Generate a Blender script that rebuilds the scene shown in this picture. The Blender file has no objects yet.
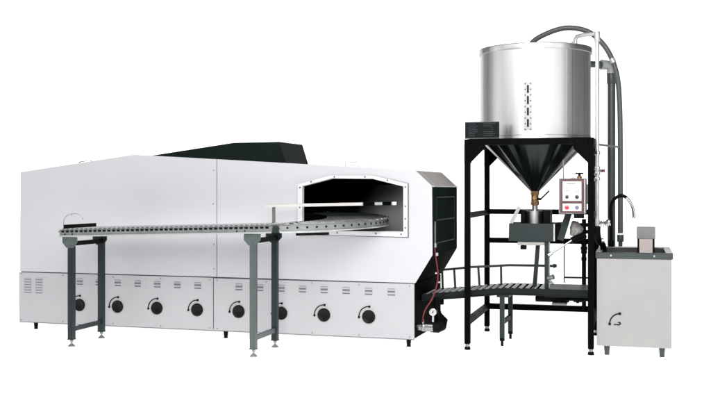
import bpy, bmesh, math, random
from mathutils import Vector, Matrix
random.seed(7)
PI = math.pi
scene = bpy.context.scene
COL = scene.collection

# ------------------------------------------------------------------ materials
def mat(name, base, rough=0.5, metal=0.0, spec=0.5, noise=0.0, nscale=(8, 8, 8), rvar=0.0, bump=0.0, bscale=60,
        emit=None, aniso=0.0, coat=0.0, trans=0.0, obj_coords=True):
    m = bpy.data.materials.new(name)
    m.use_nodes = True
    nt = m.node_tree
    b = nt.nodes['Principled BSDF']
    b.inputs['Base Color'].default_value = (*base, 1)
    b.inputs['Roughness'].default_value = rough
    b.inputs['Metallic'].default_value = metal
    b.inputs['Specular IOR Level'].default_value = spec
    if aniso:
        b.inputs['Anisotropic'].default_value = aniso
    if coat:
        b.inputs['Coat Weight'].default_value = coat
        b.inputs['Coat Roughness'].default_value = 0.15
    if emit:
        b.inputs['Emission Color'].default_value = (*emit[0], 1)
        b.inputs['Emission Strength'].default_value = emit[1]
    if noise or rvar:
        tc = nt.nodes.new('ShaderNodeTexCoord')
        mp = nt.nodes.new('ShaderNodeMapping')
        mp.inputs['Scale'].default_value = nscale
        nt.links.new(tc.outputs['Object'], mp.inputs['Vector'])
        nz = nt.nodes.new('ShaderNodeTexNoise')
        nz.inputs['Scale'].default_value = 1.0
        nz.inputs['Detail'].default_value = 5
        nz.inputs['Roughness'].default_value = 0.6
        nt.links.new(mp.outputs['Vector'], nz.inputs['Vector'])
        if noise:
            mx = nt.nodes.new('ShaderNodeMix')
            mx.data_type = 'RGBA'
            mx.inputs['A'].default_value = (*[max(0, c * (1 - noise)) for c in base], 1)
            mx.inputs['B'].default_value = (*[min(1, c * (1 + noise)) for c in base], 1)
            nt.links.new(nz.outputs['Fac'], mx.inputs['Factor'])
            nt.links.new(mx.outputs['Result'], b.inputs['Base Color'])
        if rvar:
            mr = nt.nodes.new('ShaderNodeMapRange')
            mr.inputs['From Min'].default_value = 0.25
            mr.inputs['From Max'].default_value = 0.75
            mr.inputs['To Min'].default_value = max(0.03, rough - rvar)
            mr.inputs['To Max'].default_value = min(1, rough + rvar)
            nt.links.new(nz.outputs['Fac'], mr.inputs['Value'])
            nt.links.new(mr.outputs['Result'], b.inputs['Roughness'])
    if bump:
        tc2 = nt.nodes.new('ShaderNodeTexCoord')
        n2 = nt.nodes.new('ShaderNodeTexNoise')
        n2.inputs['Scale'].default_value = bscale
        n2.inputs['Detail'].default_value = 3
        nt.links.new(tc2.outputs['Object'], n2.inputs['Vector'])
        bp = nt.nodes.new('ShaderNodeBump')
        bp.inputs['Strength'].default_value = bump
        bp.inputs['Distance'].default_value = 0.002
        nt.links.new(n2.outputs['Fac'], bp.inputs['Height'])
        nt.links.new(bp.outputs['Normal'], b.inputs['Normal'])
    return m

M = dict(
    panel=mat('panel_satin_steel', (0.492, 0.492, 0.508), 0.42, 0.0, 0.35, noise=0.035, nscale=(1.6, 1.6, 2.2), rvar=0.06, bump=0.35, bscale=2.2),
    panellow=mat('panel_steel_shaded', (0.41, 0.41, 0.422), 0.42, 0.0, 0.35, noise=0.05, nscale=(2.2, 2.2, 3.0), rvar=0.06, bump=0.35, bscale=2.2),  # panel steel coloured darker, for the weaker light low on the oven
    flange=mat('flange_steel', (0.62, 0.62, 0.635), 0.4, 0.0, 0.5, noise=0.03, nscale=(5, 5, 5)),
    seam=mat('seam_shadow', (0.10, 0.10, 0.12), 0.6),
    tank=mat('brushed_tank_steel', (0.68, 0.665, 0.65), 0.37, 1.0, noise=0.05, nscale=(38, 38, 0.35), rvar=0.05, bump=0.03, bscale=5),
    rim=mat('rolled_rim_steel', (0.62, 0.61, 0.60), 0.32, 1.0, noise=0.08, nscale=(14, 14, 14), rvar=0.08),
    steel=mat('machined_steel', (0.60, 0.60, 0.60), 0.30, 1.0, noise=0.05, nscale=(4, 4, 40), rvar=0.03),
    chrome=mat('chrome', (0.82, 0.82, 0.82), 0.12, 1.0),
    galv=mat('galvanised_steel', (0.27, 0.285, 0.28), 0.42, 0.55, noise=0.22, nscale=(22, 22, 30), rvar=0.12),
    galvlight=mat('bright_galvanised_steel', (0.50, 0.51, 0.505), 0.38, 0.5, noise=0.16, nscale=(26, 26, 26), rvar=0.1),
    roller=mat('roller_steel', (0.55, 0.56, 0.56), 0.25, 0.9, noise=0.08, nscale=(30, 30, 30), rvar=0.06),
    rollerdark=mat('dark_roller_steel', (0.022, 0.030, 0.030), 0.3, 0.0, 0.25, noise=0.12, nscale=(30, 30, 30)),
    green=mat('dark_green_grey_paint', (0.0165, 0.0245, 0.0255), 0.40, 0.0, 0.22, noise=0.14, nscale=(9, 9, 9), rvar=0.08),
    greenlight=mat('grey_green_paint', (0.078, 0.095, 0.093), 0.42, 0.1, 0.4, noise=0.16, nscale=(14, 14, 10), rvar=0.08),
    hood=mat('hood_black_green_enamel', (0.006, 0.0115, 0.0105), 0.5, 0.0, 0.06, noise=0.2, nscale=(5, 5, 5), bump=0.08, bscale=6),
    black=mat('black_frame_paint', (0.0016, 0.0016, 0.0014), 0.5, 0.0, 0.025, noise=0.3, nscale=(12, 12, 12), rvar=0.1),
    soot=mat('sooty_black', (0.0018, 0.0018, 0.0018), 0.8, 0.0, 0.02, noise=0.3, nscale=(7, 7, 7)),
    endgreen=mat('end_panel_dark_green', (0.014, 0.0215, 0.021), 0.5, 0.0, 0.0, noise=0.06, nscale=(5, 5, 5)),
    inner=mat('inner_shade_plate', (0.30, 0.34, 0.33), 0.5, 0.3, noise=0.12, nscale=(4, 4, 2), rvar=0.06),
    taupe=mat('taupe_steel', (0.40, 0.37, 0.355), 0.5, 0.0, noise=0.08, nscale=(14, 14, 3)),
    cream=mat('cream_plastic', (0.56, 0.535, 0.515), 0.45, 0.0, noise=0.04, nscale=(6, 6, 6)),
    conveyor=mat('dark_conveyor_paint', (0.0065, 0.0095, 0.0095), 0.42, 0.0, 0.15, noise=0.2, nscale=(12, 12, 12)),
    postgrey=mat('weathered_post_steel', (0.15, 0.145, 0.13), 0.5, 0.0, noise=0.2, nscale=(30, 30, 30)),
    guard=mat('guard_rail_paint', (0.035, 0.042, 0.041), 0.42, 0.0, 0.3, noise=0.15, nscale=(14, 14, 14)),
    gaugeplate=mat('gauge_strip_plate', (0.40, 0.395, 0.385), 0.4, 0.0, noise=0.05, nscale=(9, 9, 9)),
    darksteel=mat('dark_pipe_steel', (0.30, 0.30, 0.30), 0.2, 0.95, noise=0.2, nscale=(12, 12, 12)),
    port=mat('port_enamel', (0.005, 0.005, 0.005), 0.38, 0.0, 0.16, noise=0.4, nscale=(30, 30, 30), bump=0.3, bscale=90),
    pvc=mat('grey_plastic_pipe', (0.042, 0.055, 0.054), 0.4, 0.0, 0.45, noise=0.1, nscale=(9, 9, 2)),
    pvclight=mat('light_grey_elbow', (0.34, 0.345, 0.34), 0.35, 0.0, noise=0.1, nscale=(12, 12, 12)),
    hose=mat('grey_rubber_hose', (0.075, 0.080, 0.078), 0.45, 0.0, 0.4, noise=0.12, nscale=(14, 14, 14), rvar=0.06),
    rubber=mat('black_rubber', (0.003, 0.003, 0.003), 0.5, 0.0, 0.06, noise=0.3, nscale=(18, 18, 18)),
    cone=mat('cone_dark_reflection', (0.032, 0.039, 0.039), 0.17, 0.9, 0.1, noise=0.2, nscale=(9, 9, 1)),  # steel coloured dark, standing in for a dark floor mirrored in it
    brass=mat('old_brass', (0.27, 0.165, 0.07), 0.36, 0.85, noise=0.3, nscale=(40, 40, 40), rvar=0.1),
    maroon=mat('maroon_enamel', (0.085, 0.03, 0.03), 0.4, 0.0, noise=0.12, nscale=(20, 20, 20)),
    white=mat('white_plate', (0.60, 0.59, 0.60), 0.4, 0.0),
    red=mat('red_button', (0.55, 0.015, 0.03), 0.3, 0.0, coat=0.4),
    blue=mat('blue_grey_button', (0.13, 0.16, 0.23), 0.35, 0.0),
    dknob=mat('dark_knob', (0.02, 0.02, 0.03), 0.35),
    redhose=mat('red_gas_hose', (0.14, 0.010, 0.016), 0.42, 0.0, noise=0.15, nscale=(30, 30, 30)),
    mark=mat('black_print', (0.008, 0.008, 0.009), 0.5, spec=0.1),
    tub=mat('tub_stainless', (0.315, 0.308, 0.30), 0.42, 0.0, 0.5, noise=0.08, nscale=(7, 7, 4), rvar=0.05, bump=0.06, bscale=4),
    tubrim=mat('tub_rim', (0.040, 0.050, 0.049), 0.42, 0.2, noise=0.12, nscale=(14, 14, 14)),
    basin=mat('basin_inside', (0.14, 0.145, 0.14), 0.25, 0.9, noise=0.1, nscale=(7, 7, 7)),
    greybox=mat('hammered_grey_enamel', (0.20, 0.205, 0.20), 0.5, 0.0, noise=0.1, nscale=(60, 60, 60), bump=0.25, bscale=160),
    beige=mat('beige_post', (0.50, 0.44, 0.42), 0.5, 0.0, noise=0.08, nscale=(12, 12, 12)),
    bag=mat('crumpled_grey_film', (0.40, 0.38, 0.36), 0.42, 0.0, noise=0.25, nscale=(30, 30, 30), bump=0.6, bscale=30),
    signplate=mat('dark_sign_plate', (0.007, 0.010, 0.010), 0.45, spec=0.04),
    signink=mat('sign_print_grey', (0.032, 0.042, 0.042), 0.6, spec=0.05),
    dial=mat('gauge_face', (0.45, 0.45, 0.44), 0.35),
    tray=mat('tray_enamel', (0.055, 0.068, 0.068), 0.30, 0.9, 0.3, noise=0.06, nscale=(3, 3, 3)),
    knurl=mat('pale_grille_plastic', (0.36, 0.36, 0.345), 0.5, noise=0.25, nscale=(90, 20, 90)),
)

# interior shade painted in colour: pale by the right jamb, darker leftward and upward
def shade_ramp(m):
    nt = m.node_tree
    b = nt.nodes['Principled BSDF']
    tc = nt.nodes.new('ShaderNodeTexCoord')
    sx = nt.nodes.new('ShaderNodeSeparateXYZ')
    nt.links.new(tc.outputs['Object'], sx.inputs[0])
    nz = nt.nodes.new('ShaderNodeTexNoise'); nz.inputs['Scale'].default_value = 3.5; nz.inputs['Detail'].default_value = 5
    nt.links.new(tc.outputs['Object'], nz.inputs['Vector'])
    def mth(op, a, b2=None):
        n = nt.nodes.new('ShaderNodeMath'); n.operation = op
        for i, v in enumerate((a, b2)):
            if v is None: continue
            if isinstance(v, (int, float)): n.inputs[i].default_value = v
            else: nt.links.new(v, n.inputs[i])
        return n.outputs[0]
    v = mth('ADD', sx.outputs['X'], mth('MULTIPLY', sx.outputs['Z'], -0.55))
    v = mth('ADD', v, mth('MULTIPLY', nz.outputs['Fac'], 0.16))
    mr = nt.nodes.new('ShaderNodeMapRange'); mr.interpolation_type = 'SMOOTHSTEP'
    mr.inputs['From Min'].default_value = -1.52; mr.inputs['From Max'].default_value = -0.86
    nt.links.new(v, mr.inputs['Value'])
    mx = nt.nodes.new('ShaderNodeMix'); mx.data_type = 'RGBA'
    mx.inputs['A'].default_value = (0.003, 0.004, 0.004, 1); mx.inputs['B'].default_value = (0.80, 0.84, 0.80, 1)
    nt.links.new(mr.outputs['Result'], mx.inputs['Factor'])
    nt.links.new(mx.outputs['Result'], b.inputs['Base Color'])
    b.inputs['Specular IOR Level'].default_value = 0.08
shade_ramp(M['inner'])
M['bar'] = mat('grey_bar_steel', (0.30, 0.33, 0.32), 0.45, 0.4, noise=0.1, nscale=(9, 9, 9))

# ------------------------------------------------------------------ mesh helpers
class B:
    """collects shapes into one mesh"""
    def __init__(self):
        self.bm = bmesh.new()
        self.mi = 0
    def _tag(self, faces):
        for f in faces:
            f.material_index = self.mi
    def slot(self, i):
        self.mi = i
        return self
    def box(self, x0, x1, y0, y1, z0, z1, bev=0.0, seg=1):
        r = bmesh.ops.create_cube(self.bm, size=1.0)
        vs = r['verts']
        for v in vs:
            v.co = Vector(((x0 + x1) / 2 + v.co.x * (x1 - x0), (y0 + y1) / 2 + v.co.y * (y1 - y0), (z0 + z1) / 2 + v.co.z * (z1 - z0)))
        return self._bev(vs, bev, seg)
    def _bev(self, vs, bev, seg=1):
        fs = set(f for v in vs for f in v.link_faces)
        self._tag(fs)
        if bev > 0:
            es = list(set(e for v in vs for e in v.link_edges))
            r = bmesh.ops.bevel(self.bm, geom=es, offset=bev, segments=seg, profile=0.5, affect='EDGES')
            self._tag(r['faces'])
        return self
    def bar(self, a, b, w, h, up=(0, 0, 1), bev=0.0):
        """rectangular bar from a to b; w sideways, h along up"""
        a, b = Vector(a), Vector(b)
        d = (b - a)
        L = d.length
        d.normalize()
        u = Vector(up)
        s = d.cross(u)
        if s.length < 1e-5:
            s = d.cross(Vector((0, 1, 0)))
        s.normalize()
        u = s.cross(d)
        u.normalize()
        r = bmesh.ops.create_cube(self.bm, size=1.0)
        for v in r['verts']:
            v.co = (a + b) / 2 + d * (v.co.x * L) + s * (v.co.y * w) + u * (v.co.z * h)
        return self._bev(r['verts'], bev)
    def cyl(self, a, b, r0, r1=None, n=20, bev=0.0):
        r1 = r0 if r1 is None else r1
        a, b = Vector(a), Vector(b)
        d = b - a
        q = d.to_track_quat('Z', 'Y').to_matrix().to_4x4()
        mtx = Matrix.Translation((a + b) / 2) @ q
        r = bmesh.ops.create_cone(self.bm, cap_ends=True, segments=n, radius1=r0, radius2=r1, depth=d.length, matrix=mtx)
        fs = set(f for v in r['verts'] for f in v.link_faces)
        self._tag(fs)
        if bev > 0:
            es = [e for f in fs if len(f.verts) > 4 for e in f.edges]
            rr = bmesh.ops.bevel(self.bm, geom=list(set(es)), offset=bev, segments=2, profile=0.5, affect='EDGES')
            self._tag(rr['faces'])
        return self
    def tube(self, pts, rad, n=12, smooth=0, caps=True):
        pts = [Vector(p) for p in pts]
        if smooth:
            pts = catmull(pts, smooth)
        rads = rad if isinstance(rad, (list, tuple)) else [rad] * len(pts)
        rings = []
        t0 = (pts[1] - pts[0]).normalized()
        ref = Vector((0, 0, 1)) if abs(t0.z) < 0.9 else Vector((0, 1, 0))
        s = t0.cross(ref).normalized()
        for i, p in enumerate(pts):
            if i == 0: t = pts[1] - pts[0]
            elif i == len(pts) - 1: t = pts[-1] - pts[-2]
            else: t = (pts[i + 1] - p).normalized() + (p - pts[i - 1]).normalized()
            t.normalize()
            s = (s - t * s.dot(t)).normalized()
            u = t.cross(s)
            rings.append([self.bm.verts.new(p + (s * math.cos(2 * PI * k / n) + u * math.sin(2 * PI * k / n)) * rads[i]) for k in range(n)])
        fs = []
        for i in range(len(rings) - 1):
            for k in range(n):
                fs.append(self.bm.faces.new((rings[i][k], rings[i + 1][k], rings[i + 1][(k + 1) % n], rings[i][(k + 1) % n])))
        if caps:
            fs.append(self.bm.faces.new(rings[0]))
            fs.append(self.bm.faces.new(list(reversed(rings[-1]))))
        self._tag(fs)
        return self
    def lathe(self, prof, c=(0, 0, 0), n=64, closed=False):
        """profile of (r, z) about a vertical axis at c"""
        cx, cy, cz = c
        rings = []
        for r, z in prof:
            if r < 1e-6:
                rings.append([self.bm.verts.new((cx, cy, cz + z))])
            else:
                rings.append([self.bm.verts.new((cx + r * math.cos(2 * PI * k / n), cy + r * math.sin(2 * PI * k / n), cz + z)) for k in range(n)])
        fs = []
        for a, b in zip(rings[:-1], rings[1:]):
            for k in range(n):
                k2 = (k + 1) % n
                if len(a) == 1 and len(b) == 1: continue
                if len(a) == 1: fs.append(self.bm.faces.new((a[0], b[k2], b[k])))
                elif len(b) == 1: fs.append(self.bm.faces.new((a[k], a[k2], b[0])))
                else: fs.append(self.bm.faces.new((a[k], a[k2], b[k2], b[k])))
        self._tag(fs)
        return self
    def prism(self, poly, axis, a0, a1, bev=0.0):
        """polygon in the plane across axis ('x','y','z'), swept from a0 to a1"""
        def P(p, a):
            if axis == 'y': return (p[0], a, p[1])
            if axis == 'x': return (a, p[0], p[1])
            return (p[0], p[1], a)
        v0 = [self.bm.verts.new(P(p, a0)) for p in poly]
        v1 = [self.bm.verts.new(P(p, a1)) for p in poly]
        n = len(poly)
        fs = [self.bm.faces.new(v0), self.bm.faces.new(list(reversed(v1)))]
        for i in range(n):
            j = (i + 1) % n
            fs.append(self.bm.faces.new((v0[j], v0[i], v1[i], v1[j])))
        self._tag(fs)
        if bev:
            es = list(set(e for f in fs for e in f.edges))
            r = bmesh.ops.bevel(self.bm, geom=es, offset=bev, segments=1, profile=0.5, affect='EDGES')
            self._tag(r['faces'])
        return self
    def sweep(self, path, prof):
        """sweep a closed profile of (out, up) along a path of (point, outward vector)"""
        rings = [[self.bm.verts.new(Vector(p) + Vector(o) * a + Vector((0, 0, b))) for a, b in prof] for p, o in path]
        n = len(prof)
        fs = []
        for r0, r1 in zip(rings[:-1], rings[1:]):
            for k in range(n):
                fs.append(self.bm.faces.new((r0[k], r0[(k + 1) % n], r1[(k + 1) % n], r1[k])))
        fs.append(self.bm.faces.new(list(reversed(rings[0]))))
        fs.append(self.bm.faces.new(rings[-1]))
        self._tag(fs)
        return self
    def plate(self, outer, holes, y0, y1):
        """flat plate in the XZ plane with holes, between y0 and y1"""
        cu = bpy.data.curves.new('tmp', 'CURVE')
        cu.dimensions = '2D'
        cu.fill_mode = 'BOTH'
        cu.extrude = abs(y1 - y0) / 2
        for poly in [outer] + holes:
            sp = cu.splines.new('POLY')
            sp.points.add(len(poly) - 1)
            for i, p in enumerate(poly):
                sp.points[i].co = (p[0], p[1], 0, 1)
            sp.use_cyclic_u = True
        o = bpy.data.objects.new('tmp', cu)
        COL.objects.link(o)
        dg = bpy.context.evaluated_depsgraph_get()
        me = bpy.data.meshes.new_from_object(o.evaluated_get(dg))
        bpy.data.objects.remove(o)
        nv = len(self.bm.verts)
        self.bm.from_mesh(me)
        bpy.data.meshes.remove(me)
        self.bm.verts.ensure_lookup_table()
        ym = (y0 + y1) / 2
        vs = [self.bm.verts[i] for i in range(nv, len(self.bm.verts))]
        for v in vs:
            x, y, z = v.co
            v.co = (x, ym - z, y)
        self._tag(set(f for v in vs for f in v.link_faces))
        bmesh.ops.remove_doubles(self.bm, verts=vs, dist=1e-5)
        return self
    def mesh(self, name, mats, angle=35):
        bmesh.ops.recalc_face_normals(self.bm, faces=self.bm.faces[:])
        me = bpy.data.meshes.new(name)
        self.bm.to_mesh(me)
        self.bm.free()
        for k in (mats if isinstance(mats, (list, tuple)) else [mats]):
            me.materials.append(M[k])
        for p in me.polygons:
            p.use_smooth = True
        me.set_sharp_from_angle(angle=math.radians(angle))
        return me
    def build(self, name, mats, parent=None, angle=35):
        o = bpy.data.objects.new(name, self.mesh(name, mats, angle))
        COL.objects.link(o)
        o.parent = parent
        return o

def catmull(pts, k):
    out = []
    n = len(pts)
    for i in range(n - 1):
        p0, p1, p2, p3 = pts[max(i - 1, 0)], pts[i], pts[i + 1], pts[min(i + 2, n - 1)]
        for j in range(k):
            t = j / k
            out.append(0.5 * ((2 * p1) + (p2 - p0) * t + (2 * p0 - 5 * p1 + 4 * p2 - p3) * t * t + (3 * p1 - p0 - 3 * p2 + p3) * t ** 3))
    out.append(pts[-1])
    return out

def tag(o, label, cat, group=None):
    o['label'] = label
    o['category'] = cat
    if group: o['group'] = group
    return o

def thing(name, label, cat, loc=(0, 0, 0), rz=0.0):
    o = bpy.data.objects.new(name, None)
    o.empty_display_size = 0.2
    COL.objects.link(o)
    o.location = loc
    o.rotation_euler = (0, 0, math.radians(rz))
    return tag(o, label, cat)

def copy_part(o, loc, parent=None):
    """copy a part and its sub-parts, moved by loc"""
    c = o.copy()
    COL.objects.link(c)
    c.location = Vector(o.location) + Vector(loc)
    c.parent = parent if parent is not None else o.parent
    for ch in list(o.children):
        d = ch.copy()
        COL.objects.link(d)
        d.parent = c
    return c

# ------------------------------------------------------------------ setting: white floor and backdrop, made to glow so no shadows show
M['floor'] = mat('glowing_white_floor', (0.8, 0.8, 0.8), 0.9, spec=0.0, emit=((1, 1, 1), 1.0))
fl = B()
fl.box(-58, 14, 4.6, 60, -0.05, 0.0)
o = fl.build('floor', 'floor'); o['kind'] = 'structure'
bd = B()
bd.box(-58, 14, 60, 60.1, -0.05, 18)
o = bd.build('backdrop', 'floor'); o['kind'] = 'structure'

# ------------------------------------------------------------------ tunnel oven
OV = thing('tunnel_oven', 'long pale steel tunnel oven with a dark hood on top and a wide black-lined mouth', 'oven', (-2.05, 9.31, 0), -1.43)
DEP = 1.18
L0, LS = -4.372, -2.04            # left end, upper panel seam
def ztop(x):
    return 1.867 + (x + 2.981) * (1.688 - 1.867) / (0.024 + 2.981) if x > -2.981 else 1.867 - (-2.981 - x) * (1.867 - 1.693) / (-2.981 + 4.36)
T = 0.004
# upper left front panel
B().plate([(-4.362, 0.622), (LS - T, 0.622), (LS - T, ztop(LS)), (-2.981, 1.867), (-4.357, 1.693)], [], 0, 0.012).build('upper_panel', 'panel', OV)
# upper right front panel with the mouth cut out
hole = [(-1.105, 1.100), (-1.105, 1.535), (-0.80, 1.610), (-0.392, 1.605), (-0.094, 1.532), (-0.094, 1.105)]
B().plate([(LS + T, 0.622), (0.024, 0.615), (0.190, 0.885), (0.186, 1.538), (0.022, 1.688), (LS + T, ztop(LS))], [hole], 0, 0.012).build('upper_panel', 'panel', OV)
# lower front panels
LM = -2.076
B().box(L0, LM - T, -0.004, 0.010, 0.080, 0.612, 0.002).build('lower_panel', 'panellow', OV)
B().box(LM + T, 0.014, -0.004, 0.010, 0.080, 0.607, 0.002).build('lower_panel', 'panellow', OV)
B().box(L0 + 0.003, 0.010, -0.002, 0.012, 0.0735, 0.0785).build('bottom_edge', 'seam', OV)
# backing (dark seams show it)
B().prism([(-4.355, 0.09), (0.005, 0.09), (0.005, 0.63), (-4.355, 0.63)], 'y', 0.014, DEP).build('base_cabinet', 'soot', OV)
bk = B()
bk.box(LS - 0.03, LS + 0.03, 0.013, 0.03, 0.63, ztop(LS) - 0.02)
bk.box(-4.34, 0.01, 0.013, 0.03, 0.605, 0.66)
bk.build('seam_backing', 'seam', OV)
# shell: left side, roof sheets, back
sh = B()
sh.box(-4.366, -4.350, 0.013, DEP, 0.63, 1.688)
sh.prism([(-4.357, 1.690), (-2.981, 1.864), (-2.981, 1.846), (-4.357, 1.672)], 'y', 0.013, DEP)
sh.prism([(-2.980, 1.864), (0.022, 1.684), (0.022, 1.666), (-2.980, 1.846)], 'y', 0.013, DEP)
sh.prism([(-4.34, 0.64), (0.02, 0.64), (0.18, 0.89), (0.18, 1.53), (0.02, 1.665), (-2.981, 1.845), (-4.34, 1.67)], 'y', DEP - 0.02, DEP)
sh.build('outer_shell', 'panel', OV)
# end: sloping taupe sheet, dark end panel, dark lower slope
er = B()
er.prism([(0.024, 1.686), (0.188, 1.538), (0.176, 1.528), (0.014, 1.672)], 'y', 0.0125, DEP)
er.build('end_slope', 'taupe', OV)
for yy in (0.17, DEP - 0.03):
    B().bar((0.030, yy, 1.683), (0.186, yy, 1.542), 0.012, 0.004).build('end_slope_rib', 'galv', OV)
ep = B()
ep.box(0.176, 0.190, 0.0125, DEP, 0.886, 1.536, 0.003)
ep.build('end_panel', 'endgreen', OV)
ep = B()
y0, y1, z0, z1 = 0.16, DEP - 0.16, 0.99, 1.43
for a, b in (((y0, z0), (y1, z0)), ((y1, z0), (y1, z1)), ((y1, z1), (y0, z1)), ((y0, z1), (y0, z0)), ((y0, 1.21), (y1, 1.21))):
    ep.bar((0.193, a[0], a[1]), (0.193, b[0], b[1]), 0.014, 0.006, up=(1, 0, 0))
ep.build('end_door_frame', 'hood', OV)
B().bar((0.193, 0.02, 1.535), (0.193, DEP, 1.535), 0.014, 0.012).build('end_trim', 'galvlight', OV)
B().bar((0.197, 0.085, 0.98), (0.197, 0.085, 1.20), 0.012, 0.012, bev=0.003).build('end_handle', 'galv', OV)
B().prism([(0.188, 0.884), (0.028, 0.618), (0.012, 0.618), (0.172, 0.884)], 'y', 0.0125, DEP).build('end_lower_slope', 'soot', OV)
B().box(0.006, 0.0135, 0.011, DEP, 0.085, 0.604).build('base_end_panel', 'soot', OV)
# mouth flange, raised off the panel
fo = [(-1.160, 1.064), (-1.160, 1.556), (-0.812, 1.642), (-0.382, 1.638), (-0.048, 1.560), (-0.048, 1.054)]
fi = [(-1.112, 1.100), (-1.112, 1.538), (-0.804, 1.614), (-0.391, 1.609), (-0.088, 1.535), (-0.088, 1.102)]
B().plate([(-1.160, 1.060), (-1.160, 1.557), (-0.812, 1.643), (-0.382, 1.639), (-0.040, 1.562), (-0.040, 1.046)], [fi], -0.007, -0.0006).build('flange_shadow_line', 'seam', OV)  # dark plate painting the flange's shadow line, right and below
FL = B().plate(fo, [fi], -0.022, -0.0075).build('mouth_flange', 'flange', OV)
def bolt(x, z, y=-0.020, r=0.009):
    return B().cyl((x, y - 0.001, z), (x, y - 0.010, z), r, r * 0.7, 10).build('bolt', 'seam', FL)
for x, z in ((-1.136, 1.525), (-1.138, 1.33), (-1.138, 1.17), (-1.02, 1.581), (-0.78, 1.628), (-0.47, 1.626), (-0.245, 1.592), (-0.068, 1.528),
             (-0.068, 1.345), (-0.068, 1.225), (-0.068, 1.14), (-0.11, 1.078), (-0.36, 1.082), (-0.75, 1.084)):
    bolt(x, z)
# inside of the mouth
ln = B()
ln.box(-3.4, 0.16, 0.05, DEP - 0.04, 1.035, 1.050)
ln.box(-3.4, 0.02, DEP - 0.05, DEP - 0.04, 1.051, 1.64)
ln.box(-3.41, -3.4, 0.05, DEP - 0.04, 1.036, 1.64)
ln.prism([(-3.4, 1.645), (-1.15, 1.645), (-0.8, 1.655), (-0.38, 1.65), (-0.02, 1.575), (0.02, 1.575), (0.02, 1.655), (-3.4, 1.665)], 'y', 0.0135, DEP - 0.04)
ln.build('mouth_lining', 'soot', OV)
# added curved plate, shaped and coloured to carry the mouth's inner shade
cb = B()
n = 40
cc = (-1.32, 0.03)
path = []
for i in range(n + 1):
    a = math.radians(98 + (178 - 98) * i / n)
    out = Vector((math.sin(a), -math.cos(a), 0))
    path.append((Vector((cc[0] + out.x * 1.26, cc[1] + out.y * 1.08, 1.056)), out))
cb.sweep(path, [(0, 0), (0.006, 0), (0.006, 0.50), (0, 0.50)])
cb.build('curved_shade_plate', 'inner', OV)
# hood on the roof
hd = B()
xs = [(-2.99, 1.868), (-1.965, 1.990), (-1.455, 1.992)]
fy, by = 0.25, 0.92
pts_f = [(-3.0, fy, 1.80), (-2.935, fy, 1.862), (-1.965, fy, 1.988), (-1.457, fy, 1.990), (-1.375, fy, 1.735)]
pts_b = [(p[0], by, p[2]) for p in pts_f]
vf = [hd.bm.verts.new(p) for p in pts_f]
vb = [hd.bm.verts.new(p) for p in pts_b]
hd.bm.faces.new(vf); hd.bm.faces.new(list(reversed(vb)))
for i in range(5):
    j = (i + 1) % 5
    hd.bm.faces.new((vf[j], vf[i], vb[i], vb[j]))
hd.build('roof_hood', 'hood', OV)
# handles on the roof
def roof_handle(x0, x1, y, h, m, r=0.006):
    za, zb = ztop(x0) - 0.004, ztop(x1) - 0.004
    return B().tube([(x0, y, za), (x0, y, za + h), (x1, y, zb + h), (x1, y, zb)], r, 8).build('roof_handle', m, OV)
roof_handle(-3.64, -3.50, 0.02, 0.017, 'bar', 0.008)
roof_handle(-0.705, -0.58, 0.10, 0.05, 'galvlight', 0.005)
roof_handle(-0.47, -0.345, 0.10, 0.02, 'galvlight', 0.005)

# port covers with their turning marks
pc = B()
pc.lathe([(0.0, 0.012), (0.048, 0.012), (0.054, 0.016), (0.062, 0.015), (0.0655, 0.008), (0.0655, 0.0)], n=40)
for k in range(8):
    a = k * PI / 4
    pc.bar((0.012 * math.cos(a), 0.012 * math.sin(a), 0.0125), (0.044 * math.cos(a), 0.044 * math.sin(a), 0.0125), 0.004, 0.003)
pcm = pc.mesh('port_cover', 'port')
pcm.transform(Matrix.Rotation(PI / 2, 4, 'X'))
dm = B()
arc = [(0.098 * math.cos(math.radians(a)), -0.003, 0.098 * math.sin(math.radians(a))) for a in range(86, 186, 7)]
dm.tube(arc, 0.0052, 6)
for p in (arc[0], arc[-1]):
    dm.cyl((p[0], 0.001, p[2]), (p[0], -0.007, p[2]), 0.0115, n=12)
dmm = dm.mesh('turning_mark', 'mark')
kx = [-3.625, -3.170, -2.712, -2.256, -1.798, -1.340, -0.892, -0.436]
for i, x in enumerate(kx):
    p = bpy.data.objects.new('port_cover', pcm); COL.objects.link(p); p.parent = OV
    p.location = (x, -0.0045, 0.284 - 0.0008 * i)
    q = bpy.data.objects.new('turning_mark', dmm); COL.objects.link(q); q.parent = p
# louvres above the ports: pressed pairs of slits
lv = B()
for k, dz in enumerate((0.017, -0.017)):
    lv.slot(0).prism([(-0.006, dz - 0.002), (-0.001, dz + 0.013), (0.0, dz + 0.013), (0.0, dz - 0.002)], 'x', -0.037, 0.037)
    lv.slot(1).box(-0.036, 0.036, -0.0030, 0.0, dz - 0.013, dz - 0.0025)
    lv.slot(1).box(-0.037, 0.037, -0.0022, 0.0, dz + 0.0135, dz + 0.0165)
lvm = lv.mesh('louvre', ['panellow', 'seam'])
lx = [-3.622, -3.395, -3.168, -2.935, -2.708, -2.480, -2.250, -1.795, -1.568, -1.340, -1.115, -0.890, -0.665, -0.437, -0.211]
for i, x in enumerate(lx):
    p = bpy.data.objects.new('louvre', lvm); COL.objects.link(p); p.parent = OV
    p.location = (x, -0.0045, 0.529 - 0.0006 * i)
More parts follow.
